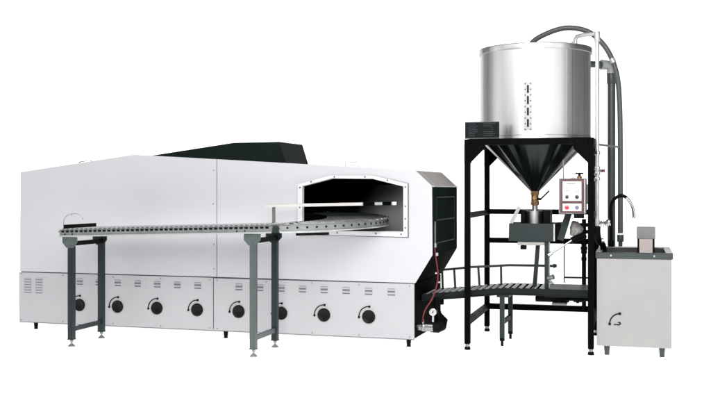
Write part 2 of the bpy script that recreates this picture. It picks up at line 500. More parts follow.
# two banks of vents at the left end
for cx in (-4.262, -4.122):
    vt = B()
    for k in range(6):
        z = 0.547 - k * 0.0285
        vt.slot(0).prism([(-0.011, z - 0.004), (-0.0045, z + 0.012), (-0.004, z + 0.012), (-0.004, z - 0.004)], 'x', cx - 0.044, cx + 0.044)
        vt.slot(1).box(cx - 0.042, cx + 0.042, -0.0075, -0.0045, z - 0.010, z - 0.005)
    vt.build('vent_bank', ['panellow', 'seam'], OV)
# screws
sc = [(-4.345, 0.598), (-4.345, 0.10), (-3.83, 0.592), (-3.83, 0.10), (-3.225, 0.590), (-3.225, 0.102), (-2.67, 0.59), (-2.67, 0.10),
      (-2.115, 0.588), (-2.115, 0.10), (-2.035, 0.586), (-2.035, 0.10), (-1.5, 0.586), (-1.5, 0.10), (-1.015, 0.588), (-1.015, 0.10), (-0.535, 0.584), (-0.535, 0.10),
      (-0.03, 0.585), (-0.03, 0.10)]
scm = B().cyl((0, 0.001, 0), (0, -0.005, 0), 0.0075, 0.006, 10).mesh('screw', 'galv')
for x, z in sc + [(-2.072, 0.70), (-2.072, 0.95), (-2.085, 1.07), (-2.08, 1.36), (-2.075, 1.70)]:
    p = bpy.data.objects.new('screw', scm); COL.objects.link(p); p.parent = OV
    p.location = (x, -0.0045 if z < 0.6 else 0.0, z)
# feet
for x in (-4.204, -1.967, -0.055):
    for y in (0.06, DEP - 0.1):
        f = B()
        f.cyl((x, y, 0.0), (x, y, 0.088), 0.017, 0.026, 16)
        f.cyl((x, y, 0.0), (x, y, 0.012), 0.022, 0.020, 16)
        f.build('foot', 'rubber', OV)
# gas pipe with gauge and red hose at the right end
gp = B()
gp.cyl((0.006, 0.12, 0.185), (0.085, 0.12, 0.185), 0.034, n=24)
gp.cyl((0.060, 0.12, 0.185), (0.095, 0.12, 0.185), 0.042, n=24, bev=0.006)
gp.cyl((0.095, 0.12, 0.185), (0.175, 0.12, 0.185), 0.041, n=24)
gp.build('gas_pipe', 'darksteel', OV)
gp = B()
gp.tube([(0.165, 0.12, 0.185), (0.205, 0.13, 0.188), (0.235, 0.16, 0.205), (0.238, 0.20, 0.24), (0.20, 0.21, 0.30), (0.185, 0.21, 0.38), (0.185, 0.21, 0.46)],
        [0.050, 0.058, 0.062, 0.058, 0.034, 0.026, 0.026], 20)
gp.cyl((0.235, 0.15, 0.20), (0.275, 0.15, 0.20), 0.052, 0.044, 20, 0.006)
gp.build('pipe_elbow', 'rubber', OV)
GA = B().cyl((0.176, 0.075, 0.335), (0.176, 0.11, 0.335), 0.036, n=28, bev=0.004).cyl((0.176, 0.09, 0.24), (0.176, 0.09, 0.30), 0.012, n=12).build('pressure_gauge', 'steel', OV)
B().cyl((0.176, 0.0735, 0.335), (0.176, 0.076, 0.335), 0.030, n=28).build('gauge_face', 'dial', GA)
B().bar((0.170, 0.0725, 0.325), (0.192, 0.0725, 0.352), 0.003, 0.003).cyl((0.176, 0.0735, 0.335), (0.176, 0.070, 0.335), 0.006, n=10).build('gauge_needle', 'mark', GA)
B().tube([(0.205, 0.05, 0.965), (0.207, 0.045, 0.90), (0.228, 0.04, 0.78), (0.236, 0.035, 0.70), (0.226, 0.03, 0.60), (0.180, 0.035, 0.47), (0.115, 0.05, 0.37), (0.082, 0.075, 0.29), (0.072, 0.11, 0.222)],
         0.0068, 10, 6).build('gas_hose', 'redhose', OV)
B().cyl((0.205, 0.05, 0.955), (0.205, 0.05, 0.995), 0.016, n=12).build('hose_nut', 'steel', OV)
B().cyl((0.072, 0.115, 0.216), (0.072, 0.10, 0.26), 0.012, n=12).build('hose_nut', 'steel', OV)
for p in ((0.215, 0.06, 0.71), (0.245, 0.06, 0.625)):
    B().cyl(p, (p[0], p[1] - 0.02, p[2]), 0.008, n=10).build('hose_clip', 'cream', OV)
B().box(0.215, 0.235, 0.03, 0.06, 0.875, 0.905, 0.003).build('hose_bracket', 'galvlight', OV)

# ------------------------------------------------------------------ outfeed roller conveyor
CV = thing('outfeed_conveyor', 'roller conveyor on green legs in front of the oven, curving into its mouth', 'conveyor', (-5.225, 8.49, 0), -2.4)
SL = 0.0294
def zr(s): return 1.1225 + SL * s            # rail top along the run
W = 0.60
XE = 2.12
RC = (1.90, 0.935)                            # centre of the bend
RO = RC[1] + 0.02
# straight rails (channel section)
def rail(y, sgn, x0, x1, name, dz=0.0):
    b = B()
    z0, z1 = zr(x0) + dz, zr(x1) + dz
    h = 0.070
    b.slot(0).prism([(x0, z0 - h), (x1, z1 - h), (x1, z1), (x0, z0)], 'y', y - 0.002, y + 0.002)
    for t in (0, 1):
        o = -h if t else -0.004
        b.slot(1 if t else 0).prism([(x0, z0 + o), (x1, z1 + o), (x1, z1 + o + 0.010 * t + 0.004), (x0, z0 + o + 0.010 * t + 0.004)], 'y', min(y - 0.0021, y - 0.0021 - sgn * 0.016), max(y - 0.0021, y - 0.0021 - sgn * 0.016))
    k = x0 + 0.035
    while k < x1 - 0.02:
        z = zr(k) + dz
        b.slot(2).box(k - 0.0165, k + 0.0165, y - 0.0035, y - 0.0022, z - 0.028, z - 0.009)
        k += 0.0505
    for k in (x0 + 0.06, x0 + 0.14, x1 - 0.34, x1 - 0.26):
        z = zr(k) - 0.045 + dz
        b.slot(2).cyl((k, y - 0.002, z), (k, y - 0.006, z), 0.007, n=8)
    return b.build(name, ['galv', 'galvlight', 'mark'], CV)
rail(-0.02, 1, -0.105, 2.095, 'front_rail')
rail(-0.02 + W, -1, -0.105, 2.06, 'rear_rail', 0.004)
rm = B().cyl((0, -0.012, 0), (0, W - 0.027, 0), 0.0195, n=16).mesh('roller', 'roller')
k = -0.07
while k < 2.08:
    p = bpy.data.objects.new('roller', rm); COL.objects.link(p); p.parent = CV
    p.location = (k, 0, zr(k) - 0.008)
    k += 0.0505
# bend
def arcpath(r, a0, a1, n, x0=None):
    pth = []
    if x0 is not None:
        pth.append((Vector((x0, RC[1] - r, zr(x0))), Vector((0, -1, 0))))
    for i in range(n + 1):
        a = math.radians(a0 + (a1 - a0) * i / n)
        out = Vector((math.sin(a), -math.cos(a), 0))
        s = RC[0] + math.radians(a) * 0 + (math.radians(a0 + (a1 - a0) * i / n)) * 0.93
        pth.append((Vector((RC[0], RC[1], zr(s))) + out * r, out))
    return pth
def smooth_section(x0, r, a1):
    pth = [(Vector((x0, RC[1] - r, zr(x0))), Vector((0, -1, 0)))]
    return pth + arcpath(r, (x0 - RC[0] + 0.02) / r * 57.3, a1, 36)[0:]
XA = 2.16
a_start = math.degrees(math.asin((XA - RC[0]) / RO))
b = B()
pth = arcpath(RO, a_start, 178, 40)
b.slot(0).sweep(pth, [(-0.002, -0.066), (0.002, -0.066), (0.002, 0.004), (-0.002, 0.004)])
b.slot(1).sweep(pth, [(0.0022, -0.070), (0.020, -0.070), (0.020, -0.058), (0.0022, -0.062)])
b.slot(0).sweep(pth, [(0.0022, 0.0), (0.016, 0.0), (0.016, 0.004), (0.0022, 0.004)])
for i in range(18):
    a = math.radians(a_start + 4 + i * 5.3)
    out = Vector((math.sin(a), -math.cos(a), 0))
    z = zr(RC[0] + a * 0.93) - 0.026
    c0 = Vector((RC[0], RC[1], z)) + out * (RO + 0.001)
    b.slot(2).cyl(c0, c0 + out * 0.006, 0.010, n=8)
b.build('bend_outer_rail', ['galv', 'galvlight', 'mark'], CV)
RI = RO - W
b = B()
pth = arcpath(RI, 0, 178, 30)
b.sweep(pth, [(-0.002, -0.066), (0.002, -0.066), (0.002, 0.006), (-0.002, 0.006)])
b.build('bend_inner_rail', 'rubber', CV)  # coloured black for the darkness inside the mouth
for i in range(24):
    a = math.radians(a_start + 3 + i * 6.6)
    if a > math.radians(176): break
    out = Vector((math.sin(a), -math.cos(a), 0))
    z = zr(RC[0] + a * 0.93) - 0.009
    c0 = Vector((RC[0], RC[1], z))
    B().cyl(c0 + out * (RI + 0.004), c0 + out * (RO - 0.004), 0.012, 0.021, n=14).build('bend_roller', 'roller' if a < 2.1 else 'rollerdark', CV)  # far rollers coloured darker, for the shade inside the oven
# dark carrier bar below the bend and the joint between both sections
B().bar((2.28, 0.10, zr(2.28) - 0.088), (2.56, 0.20, zr(2.56) - 0.088), 0.05, 0.022).build('carrier_bar', 'rubber', CV)
B().box(2.102, 2.158, -0.024, 0.0, zr(2.1) - 0.064, zr(2.1) - 0.004, 0.003).build('joint_plate', 'green', CV)
# legs
def conv_leg(x, y, ztop_, m, s):
    b = B()
    w, d = 0.028, 0.025
    b.box(x - w, x + w, y - d, y - d + 0.006, 0.075, ztop_)
    b.box(x - w, x - w + 0.006, y - d + 0.0061, y + d, 0.075, ztop_)
    b.box(x + w - 0.006, x + w, y - d + 0.0061, y + d, 0.075, ztop_)
    b.box(x - w + 0.014, x + w - 0.014, y - d - 0.002, y - d - 0.0002, 0.10, ztop_ - 0.06)
    b.box(x - w - 0.004, x + w + 0.004, y - d - 0.003, y + d + 0.003, 0.066, 0.0748)
    o = b.build('leg', m, CV)
    f = B()
    f.cyl((x, y, 0.025), (x, y, 0.07), 0.010, n=12)
    f.cyl((x, y, 0.045), (x, y, 0.062), 0.017, n=6)
    f.cyl((x, y, 0.008), (x, y, 0.028), 0.034, 0.012, n=18)
    f.cyl((x, y, 0.0), (x, y, 0.0079), 0.036, n=18)
    f.build('levelling_foot', 'galv', o)
    # bracket plate
    k = B()
    zt = zr(x) - 0.072
    k.prism([(x - 0.082, zt), (x + 0.082, zt), (x + 0.082, zt - 0.055), (x + 0.036, zt - 0.105), (x - 0.036, zt - 0.105), (x - 0.082, zt - 0.055)], 'y', y - d - 0.0072, y - d - 0.0021)
    for bx, bz in ((-0.05, -0.03), (0.05, -0.03), (0, -0.085)):
        k.cyl((x + bx, y - d - 0.0072, zt + bz), (x + bx, y - d - 0.013, zt + bz), 0.010, n=6)
    k.build('leg_bracket', m if s else 'greenlight', CV)
    return o
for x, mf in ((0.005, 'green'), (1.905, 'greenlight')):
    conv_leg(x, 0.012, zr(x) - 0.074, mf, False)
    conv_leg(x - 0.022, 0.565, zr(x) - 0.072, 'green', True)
    B().bar((x, 0.045, 0.165), (x - 0.022, 0.535, 0.165), 0.030, 0.042).build('cross_brace', mf, CV)
    B().bar((x + 0.02, 0.045, zr(x) - 0.135), (x - 0.005, 0.535, zr(x) - 0.135), 0.05, 0.040).build('cross_brace', 'rubber', CV)
# end stop with its wire hoop
ES = B().box(-0.080, -0.072, 0.0, 0.56, 1.122, 1.166, 0.002).build('end_stop', 'rubber', CV)
B().tube([(-0.079, 0.01, 1.13), (-0.087, 0.02, 1.205), (-0.062, 0.03, 1.252), (-0.010, 0.045, 1.272), (0.040, 0.06, 1.268), (0.082, 0.075, 1.240), (0.088, 0.08, 1.215)], 0.0035, 6, 5)\
    .tube([(-0.012, 0.045, 1.272), (-0.014, 0.045, 1.25)], 0.003, 6).build('wire_hoop', 'galv', ES)
for yy in (-0.028, 0.0):
    pass
B().cyl((-0.118, -0.03, 1.10), (-0.118, 0.59, 1.10), 0.007, n=8).cyl((-0.112, -0.03, 1.055), (-0.112, 0.59, 1.055), 0.007, n=8).build('end_rod', 'galvlight', CV)
# guide bar on its post, leading into the oven
B().bar((1.775, 0.55, 1.349), (2.66, 0.875, 1.366), 0.012, 0.030, bev=0.003).build('guide_bar', 'cream', CV)
B().bar((2.661, 0.8753, 1.3662), (2.93, 0.974, 1.3715), 0.014, 0.028, bev=0.003).build('guide_bar', 'bar', CV)
for a, c in ((0.02, 0.40), (0.66, 1.0)):
    p0 = Vector((2.661, 0.8753, 1.3662)); p1 = Vector((2.93, 0.974, 1.3715))
    B().bar(p0.lerp(p1, a), p0.lerp(p1, min(c, 0.96)), 0.03, 0.034).build('guide_clamp', 'soot', CV)
B().bar((2.93, 0.974, 1.3715), (2.965, 0.987, 1.372), 0.022, 0.032).build('guide_end', 'cream', CV)
B().box(1.840, 1.872, 0.592, 0.602, 1.095, 1.336, 0.002).build('guide_post', 'postgrey', CV)

# ------------------------------------------------------------------ support frame
FR = thing('support_frame', 'tall black square-tube frame on four legs carrying the round tank', 'frame', (0, 0, 0))
FX0, FX1, FY0, FY1 = -1.530, -0.400, 9.335, 10.612
q = 0.0265
for x in (FX0, FX1):
    for y in (FY0, FY1):
        l = B().box(x - q, x + q, y - q, y + q, 0.055, 1.974, 0.004).build('leg', 'black', FR)
        B().cyl((x, y, 0.022), (x, y, 0.056), 0.020, n=14).build('foot_stem', 'galv', l)
        B().cyl((x, y, 0.0), (x, y, 0.030), 0.030, 0.026, n=16, bev=0.005).cyl((x - 0.01, y - 0.030, 0.022), (x - 0.01, y - 0.036, 0.022), 0.01, n=10).build('foot_ring', 'rubber', l)
FR.location = (0, 0, 0)
h = 0.026
def beam(a, b, w=0.05, hh=0.052, name='beam'):
    return B().bar(a, b, w, hh, bev=0.003).build(name, 'black', FR)
zt = 1.9475
beam((FX0 + q, FY0, zt), (FX1 - q, FY0, zt), 0.05, 0.055)
beam((FX0 + q, FY1, zt), (FX1 - q, FY1, zt), 0.05, 0.055)
for x in (FX0, FX1):
    beam((x, FY0 + q, zt), (x, FY1 - q, zt), 0.05, 0.055)
    beam((x, FY0 + q, 1.262), (x, FY1 - q, 1.262), 0.043, 0.05)
    beam((x, FY0 + q, 0.265), (x, FY1 - q, 0.265), 0.043, 0.056)
beam((FX0 + q, FY1, 1.272), (FX1 - q, FY1, 1.272))
beam((FX0 + q, FY1, 0.968), (FX1 - q, FY1, 0.968))
beam((FX0 + q, FY1, 0.268), (FX1 - q, FY1, 0.268), 0.05, 0.058)
# top plate under the tank edge and gussets in the corners
for y, s in ((FY0, -1), (FY1, 1)):
    for x, d in ((FX0, 1), (FX1, -1)):
        B().prism([(x - d * 0.0265, 1.921), (x + d * 0.160, 1.921), (x + d * 0.150, 1.872), (x + d * 0.0265, 1.748), (x - d * 0.0265, 1.748)], 'y', y - 0.0295, y - 0.0268).build('gusset', 'black', FR)
for x in (FX0, FX1):
    for y, d in ((FY0, 1), (FY1, -1)):
        sx = 0.0268 * (1 if x < -1 else -1)
        B().prism([(y + d * 0.0265, 1.920), (y + d * 0.26, 1.920), (y + d * 0.0265, 1.745)], 'x', min(x + sx, x + sx * 1.1), max(x + sx, x + sx * 1.1)).build('gusset', 'black', FR)
ring = B()
ring.prism([(FX0 - 0.02, FY0 - 0.02), (FX1 + 0.02, FY0 - 0.02), (FX1 + 0.02, FY1 + 0.02), (FX0 - 0.02, FY1 + 0.02)], 'z', 1.9752, 1.979)
# open the plate for the cone
me = ring.mesh('top_plate', 'black')
ring = B()
nn = 64
C0 = Vector((-0.965, 9.97, 0))
for z in (1.979,):
    vi, vo = [], []
    for kk in range(nn):
        a = 2 * PI * kk / nn
        d = Vector((math.cos(a), math.sin(a), 0))
        vi.append(ring.bm.verts.new(C0 + d * 0.50 + Vector((0, 0, z))))
        sx = ((FX1 + 0.02 - C0.x) if d.x > 0 else (C0.x - FX0 + 0.02)) / max(abs(d.x), 1e-6)
        sy = ((FY1 + 0.02 - C0.y) if d.y > 0 else (C0.y - FY0 + 0.02)) / max(abs(d.y), 1e-6)
        vo.append(ring.bm.verts.new(C0 + d * min(sx, sy) + Vector((0, 0, z))))
    for kk in range(nn):
        ring.bm.faces.new((vi[kk], vi[(kk + 1) % nn], vo[(kk + 1) % nn], vo[kk]))
rr = bmesh.ops.solidify(ring.bm, geom=ring.bm.faces[:], thickness=0.0035)
bpy.data.meshes.remove(me)
ring.build('top_plate', 'black', FR)

# ------------------------------------------------------------------ tank
TK = thing('hopper_tank', 'large round stainless steel tank with a dark cone below, standing on the black frame', 'tank', (-0.965, 9.97, 1.982))
R = 0.537
ts = B()
ts.lathe([(R, 0.0), (R, 0.886), (R - 0.004, 0.886), (R - 0.004, 0.0)], n=128)
ts.build('shell', 'tank', TK, 30)
B().lathe([(R + 0.0005, 0.844), (R + 0.013, 0.844), (R + 0.014, 0.852), (R + 0.014, 0.890), (R + 0.009, 0.896), (R - 0.012, 0.896), (R - 0.012, 0.888), (R + 0.001, 0.888)], n=128).build('rim', 'rim', TK)
B().lathe([(R + 0.0005, 0.040), (R + 0.004, 0.038), (R + 0.004, 0.034), (R + 0.0005, 0.032)], n=128).build('weld_bead', 'rim', TK)
# vertical lap seam on the right
a = math.radians(-50)
sb = B()
for i in range(4):
    pass
sb.prism([(math.cos(a + t) * (R + rr_), math.sin(a + t) * (R + rr_)) for t, rr_ in ((-0.022, 0.0005), (-0.02, 0.003), (0.02, 0.003), (0.022, 0.0005))], 'z', 0.045, 0.843)
sb.build('lap_seam', 'rim', TK)
# level gauge strip
lg = B()
ga = math.radians(-90 - 1.3)
def tp(px, z, off=0.0):  # a point on the front of the shell
    t = ga + px / R
    return Vector((math.cos(t) * (R + off), math.sin(t) * (R + off), z))
def strip(b, x0, x1, z0, z1, off, th):
    n_ = 4
    v = [[b.bm.verts.new(tp(x0 + (x1 - x0) * i / n_, z, o_)) for i in range(n_ + 1)] for o_, z in ((off, z0), (off, z1), (off + th, z1), (off + th, z0))]
    for r_ in range(4):
        for i in range(n_):
            f = b.bm.faces.new((v[r_][i], v[r_][i + 1], v[(r_ + 1) % 4][i + 1], v[(r_ + 1) % 4][i])); f.material_index = b.mi
    f = b.bm.faces.new([v[r_][0] for r_ in range(4)]); f.material_index = b.mi
    f = b.bm.faces.new([v[r_][n_] for r_ in range(3, -1, -1)]); f.material_index = b.mi
strip(lg, -0.040, 0.040, 0.075, 0.530, 0.0005, 0.004)
LG = lg.build('level_gauge', 'gaugeplate', TK)
for z0, z1 in ((2.406, 2.480), (2.301, 2.378), (2.196, 2.269), (2.089, 2.163)):
    s = B(); strip(s, -0.0085, 0.0085, z0 - 1.982, z1 - 1.982, 0.0046, 0.003)
    s.build('sight_slot', 'mark', LG)
for i in range(9):
    for sx in (-0.025, 0.024):
        z = 0.512 - i * 0.0535
        p = tp(sx, z, 0.0045)
        B().cyl(p, p + Vector((0, -0.005, 0)), 0.0072, 0.006, n=8).build('screw', 'seam', LG)
# cone, lobed in shape so its reflections break into streaks
cn = B()
nseg, rows = 288, 6
rings = []
for j in range(rows + 1):
    f = j / rows
    r = 0.52 + (0.045 - 0.52) * f
    z = -0.006 + (-0.492 + 0.006) * f
    ring_ = []
    for k in range(nseg):
        t = 2 * PI * k / nseg
        w = 1 + 0.020 * math.cos(12 * t + 0.9) + 0.005 * math.cos(7 * t + 2.1) + 0.003 * math.cos(31 * t)
        ring_.append(cn.bm.verts.new((r * w * math.cos(t), r * w * math.sin(t), z)))
    rings.append(ring_)
for r0, r1 in zip(rings[:-1], rings[1:]):
    for k in range(nseg):
        cn.bm.faces.new((r0[k], r0[(k + 1) % nseg], r1[(k + 1) % nseg], r1[k]))
cn.build('cone', 'cone', TK, 60)
B().lathe([(0.0, -0.004), (R - 0.006, -0.004), (R - 0.006, 0.01), (0.0, 0.01)], n=64).build('tank_floor', 'cone', TK)
V = B()
V.cyl((0, 0, -0.63), (0, 0, -0.490), 0.036, n=20)
V.cyl((0, 0, -0.530), (0, 0, -0.490), 0.042, n=8, bev=0.003)
V.cyl((0, 0, -0.632), (0, 0, -0.592), 0.041, n=8, bev=0.003)
V.cyl((0, -0.03, -0.56), (0, -0.062, -0.56), 0.018, n=12)
VO = V.build('outlet_valve', 'brass', TK)
B().cyl((0.03, -0.02, -0.570), (0.062, -0.03, -0.572), 0.012, n=10).bar((0.055, -0.03, -0.576), (0.140, -0.04, -0.492), 0.018, 0.012, bev=0.003).build('valve_lever', 'rubber', VO)
B().cyl((0, 0, -0.80), (0, 0, -0.631), 0.028, n=20).build('outlet_pipe', 'steel', TK)

# ------------------------------------------------------------------ sign plate on the beam
SG = thing('sign', 'small dark sign plate with faint print on the frame beam left of the tank', 'sign', (-1.39, 9.318, 1.9795))
B().box(-0.160, 0.160, -0.006, 0.006, 0.0, 0.158, 0.002).build('plate', 'signplate', SG)
lt = B()
random.seed(3)
for cx0, cx1, rows_ in ((-0.130, -0.02, 7), (0.012, 0.135, 7)):
    for i in range(rows_):
        z = 0.138 - i * 0.0185
        L = (cx1 - cx0) * random.uniform(0.55, 1.0)
        if cx0 > 0 and i in (2, 3):
            lt.box(0.06 + 0.01 * i, 0.098, -0.0075, -0.0061, z - 0.004, z + 0.004)
            continue
        lt.box(cx0, cx0 + L, -0.0075, -0.0061, z - 0.0035, z + 0.0035)
lt.build('print', 'signink', SG)
fr_ = B()
for a, c in (((-0.160, 0.001), (0.160, 0.001)), ((-0.160, 0.157), (0.160, 0.157))):
    fr_.bar((a[0], -0.0075, a[1] + 0.003 * (1 if a[1] < 0.1 else -1)), (c[0], -0.0075, c[1] + 0.003 * (1 if c[1] < 0.1 else -1)), 0.003, 0.005)
fr_.build('edge_trim', 'greenlight', SG)

# ------------------------------------------------------------------ control box
CB = thing('control_box', 'maroon-faced control box with white plates and red button beside the right frame leg', 'control box', (-0.568, 9.362, 1.281))
B().box(-0.122, 0.122, 0.0, 0.17, 0.0, 0.325, 0.004).build('case', 'greybox', CB)
B().box(-0.107, 0.107, -0.006, -0.0005, 0.010, 0.318, 0.002).build('face_plate', 'maroon', CB)
B().bar((0.112, -0.004, 0.005), (0.112, -0.004, 0.320), 0.008, 0.006).build('face_trim', 'galvlight', CB)
P1 = B().box(-0.086, 0.084, -0.010, -0.0065, 0.119, 0.298, 0.002).build('upper_plate', 'white', CB)
P2 = B().box(-0.086, 0.084, -0.010, -0.0065, 0.025, 0.095, 0.002).build('lower_plate', 'white', CB)
def button(x, z, r, m, par, name, d=0.02):
    B().cyl((x, -0.0105, z), (x, -0.0105 - d, z), r, r * 0.9, n=18, bev=0.003).build(name, m, par)
button(-0.047, 0.155, 0.015, 'dknob', P1, 'knob')
button(0.043, 0.155, 0.017, 'dknob', P1, 'knob')
button(-0.047, 0.059, 0.019, 'red', P2, 'push_button')
button(0.043, 0.059, 0.017, 'blue', P2, 'push_button')
B().bar((-0.06, -0.012, 0.165), (-0.034, -0.012, 0.165), 0.002, 0.009).build('knob_mark', 'red', P1)
sp = B()
sp.bar((0.03, -0.0115, 0.195), (0.055, -0.0115, 0.222), 0.002, 0.004)
sp.bar((0.055, -0.0115, 0.222), (0.062, -0.0115, 0.195), 0.002, 0.003)
sp.build('switch_mark', 'galv', P1)
tl = B()
tl.bar((-0.05, -0.0115, 0.278), (0.03, -0.0115, 0.278), 0.002, 0.006)
for x, z in ((-0.072, 0.286), (0.072, 0.286), (-0.072, 0.13), (0.072, 0.13)):
    tl.cyl((x, -0.0102, z), (x, -0.013, z), 0.004, n=8)
for x0_, z0_, w_, h_ in ((-0.048, 0.226, 0.034, 0.026),):
    for a_, c_ in (((x0_ - w_ / 2, z0_ - h_ / 2), (x0_ + w_ / 2, z0_ - h_ / 2)), ((x0_ - w_ / 2, z0_ + h_ / 2), (x0_ + w_ / 2, z0_ + h_ / 2))):
        tl.bar((a_[0], -0.0115, a_[1]), (c_[0], -0.0115, c_[1]), 0.002, 0.003)
tl.build('plate_print', 'greybox', P1)
B().cyl((0.062, 0.05, 0.326), (0.062, 0.05, 0.368), 0.012, n=12).cyl((0.062, 0.05, 0.366), (0.062, 0.05, 0.378), 0.038, n=18).build('top_knob', 'rubber', CB)
B().cyl((0.062, 0.05, 0.3255), (0.062, 0.05, 0.345), 0.022, n=12).build('knob_collar', 'brass', CB)
B().box(-0.02, 0.03, 0.03, 0.07, 0.3255, 0.336, 0.002).build('cable_clip', 'galvlight', CB)
B().cyl((-0.083, 0.06, 0.3255), (-0.083, 0.06, 0.50), 0.006, n=8).build('conduit', 'greybox', CB)
B().box(0.1225, 0.150, 0.04, 0.14, 0.09, 0.27, 0.004).build('hinge_block', 'greybox', CB)
B().bar((0.060, 0.02, -0.002), (0.060, 0.02, -0.04), 0.09, 0.06, up=(0, 1, 0)).build('mounting_foot', 'rubber', CB)

# ------------------------------------------------------------------ dispenser below the tank
DP = thing('dispenser', 'dark metal tray dispenser under the brass valve, standing over the low roller conveyor', 'dispenser', (-0.968, 9.70, 0.0))
t = B()
x0, x1, z0, z1, d = -0.218, 0.215, 1.008, 1.178, 0.42
th = 0.005
t.prism([(x0, z1), (x1, z1), (x1, z0), (x0 - 0.004, z0)], 'y', 0, th)
t.prism([(x0, z1), (x1, z1), (x1, z0), (x0 - 0.004, z0)], 'y', d - th, d)
t.box(x0, x0 + th, th, d - th, z0 + 0.003, z1 - 0.001)
t.box(x1 - th, x1, th, d - th, z0 + 0.003, z1 - 0.001)
t.box(x0 + th, x1 - th, th, d - th, z0 + 0.003, z0 + 0.010)
t.build('tray', 'tray', DP)
B().bar((x1 - 0.004, -0.003, z0 + 0.004), (x1 - 0.004, -0.003, z1 - 0.002), 0.014, 0.005, up=(0, 1, 0)).build('tray_edge', 'galvlight', DP)
B().box(x1 + 0.004, x1 + 0.055, 0.05, 0.30, 1.02, 1.185, 0.004).build('side_block', 'rubber', DP)
B().cyl((0.003, 0.22, 1.02), (0.003, 0.22, 1.295), 0.088, n=40).build('feed_drum', 'steel', DP)
B().box(-0.118, -0.075, 0.10, 0.36, 1.02, 1.302, 0.004).box(0.098, 0.165, 0.10, 0.36, 1.02, 1.302, 0.004).box(-0.074, 0.097, 0.322, 0.36, 1.02, 1.30).build('drum_housing', 'rubber', DP)
B().bar((-0.196, -0.010, 1.182), (-0.118, -0.010, 1.338), 0.034, 0.010, up=(0, 1, 0), bev=0.002).build('strap', 'knurl', DP)
B().bar((0.345, 0.0, 1.275), (0.268, 0.0, 1.02), 0.062, 0.014, up=(0, 1, 0), bev=0.002).build('strap', 'green', DP)
B().box(-0.140, 0.165, 0.03, 0.10, 0.968, 1.003, 0.004).build('wiper_strip', 'knurl', DP)
B().box(-0.115, -0.06, 0.05, 0.11, 0.925, 0.965, 0.004).build('wiper_block', 'rubber', DP)
B().bar((0.045, 0.17, 1.005), (0.010, 0.17, 0.562), 0.040, 0.016, up=(0, 1, 0)).build('leg', 'green', DP)
B().bar((0.143, 0.03, 1.005), (0.143, 0.03, 0.562), 0.050, 0.016, up=(0, 1, 0)).build('leg', 'green', DP)
B().bar((0.164, 0.0195, 1.005), (0.164, 0.0195, 0.562), 0.010, 0.004, up=(0, 1, 0)).build('leg_edge', 'galv', DP)
B().cyl((0.162, 0.0, 0.882), (0.40, 0.05, 1.038), 0.0095, n=14).cyl((0.155, 0.0, 0.877), (0.19, 0.0, 0.90), 0.017, n=14).build('push_rod', 'chrome', DP)
B().cyl((0.37, 0.045, 1.018), (0.50, 0.07, 1.075), 0.030, n=16).build('rod_cylinder', 'rubber', DP)
B().cyl((0.15, 0.02, 0.655), (0.205, 0.0, 0.672), 0.018, 0.024, n=14).cyl((0.16, 0.02, 0.64), (0.20, 0.01, 0.60), 0.012, n=10).build('stop_knob', 'galv', DP)

# crumpled bag-like cover beside the dispenser
bg = B()
bmesh.ops.create_icosphere(bg.bm, subdivisions=3, radius=1.0)
random.seed(11)
prof = [(-0.075, 0.02), (-0.02, 0.085), (0.06, 0.085), (0.07, -0.06), (0.0, -0.08), (-0.05, -0.045)]
for v in bg.bm.verts:
    x, y, z = v.co
    an = math.atan2(z, x)
    k = 0.92 + 0.10 * math.cos(3 * an + 0.4) + 0.05 * math.sin(7 * an + 3 * y) + random.uniform(-0.025, 0.025)
    v.co = Vector((x * 0.068 * k, y * 0.075 * k, z * 0.082 * k))
o = bg.build('grey_cover', 'bag', None, 25)
o.location = (-0.560, 9.80, 1.126)
tag(o, 'crumpled light grey cover wrapped round a fitting below the control box', 'cover')

# dark standpipe with couplings right of the dispenser
SP = thing('standpipe', 'black jointed standpipe rising behind the diagonal push rod', 'pipe', (-0.522, 10.563, 0))
s = B()
s.cyl((0, 0, 0.262), (0, 0, 1.20), 0.022, n=16)
s.build('tube', 'rubber', SP)
for z, r_ in ((0.90, 0.034), (0.94, 0.028), (0.862, 0.030), (0.79, 0.027), (1.07, 0.045), (1.14, 0.05)):
    B().cyl((0, 0, z - 0.018), (0, 0, z + 0.018), r_, n=14, bev=0.004).build('coupling', 'rubber', SP)
B().cyl((-0.20, 0.0, 0.54), (-0.20, 0.0, 0.965), 0.0055, n=8).build('side_rod', 'green', SP)
B().cyl((-0.20, 0.0, 0.595), (0.10, 0.0, 0.595), 0.009, n=8).build('side_arm', 'green', SP)

# ------------------------------------------------------------------ infeed conveyor between frame legs and oven end
IN = thing('infeed_conveyor', 'low dark roller conveyor passing through the black frame into the oven end', 'conveyor', (-1.245, 9.62, 0))
def zi(x):  # rail top, local x
    return 0.560 if x > 0.0 else 0.560 + 0.105 * x
def inrail(y, name, m):
    b = B()
    xs = [-0.80, -0.30, -0.12, -0.03, 0.06, 0.40]
    pth = [(Vector((x, y, zi(x) + (0.0 if abs(x) > 0.1 else -0.001))), Vector((0, -1, 0))) for x in xs]
    b.sweep(pth, [(-0.003, -0.064), (0.003, -0.064), (0.003, 0.0), (-0.003, 0.0)])
    b.sweep(pth, [(0.0031, -0.064), (0.020, -0.064), (0.020, -0.058), (0.0031, -0.058)])
    return b.build(name, m, IN)
inrail(0.0, 'front_rail', 'conveyor')
inrail(0.53, 'rear_rail', 'conveyor')
irm = B().cyl((0, 0.006, 0), (0, 0.524, 0), 0.022, n=16).mesh('roller', 'rollerdark')
k = -0.76
while k < 0.39:
    p = bpy.data.objects.new('roller', irm); COL.objects.link(p); p.parent = IN
    p.location = (k, 0, zi(k) - 0.016)
    k += 0.066
b = B()
b.box(0.402, 0.835, -0.004, 0.534, 0.556, 0.562)
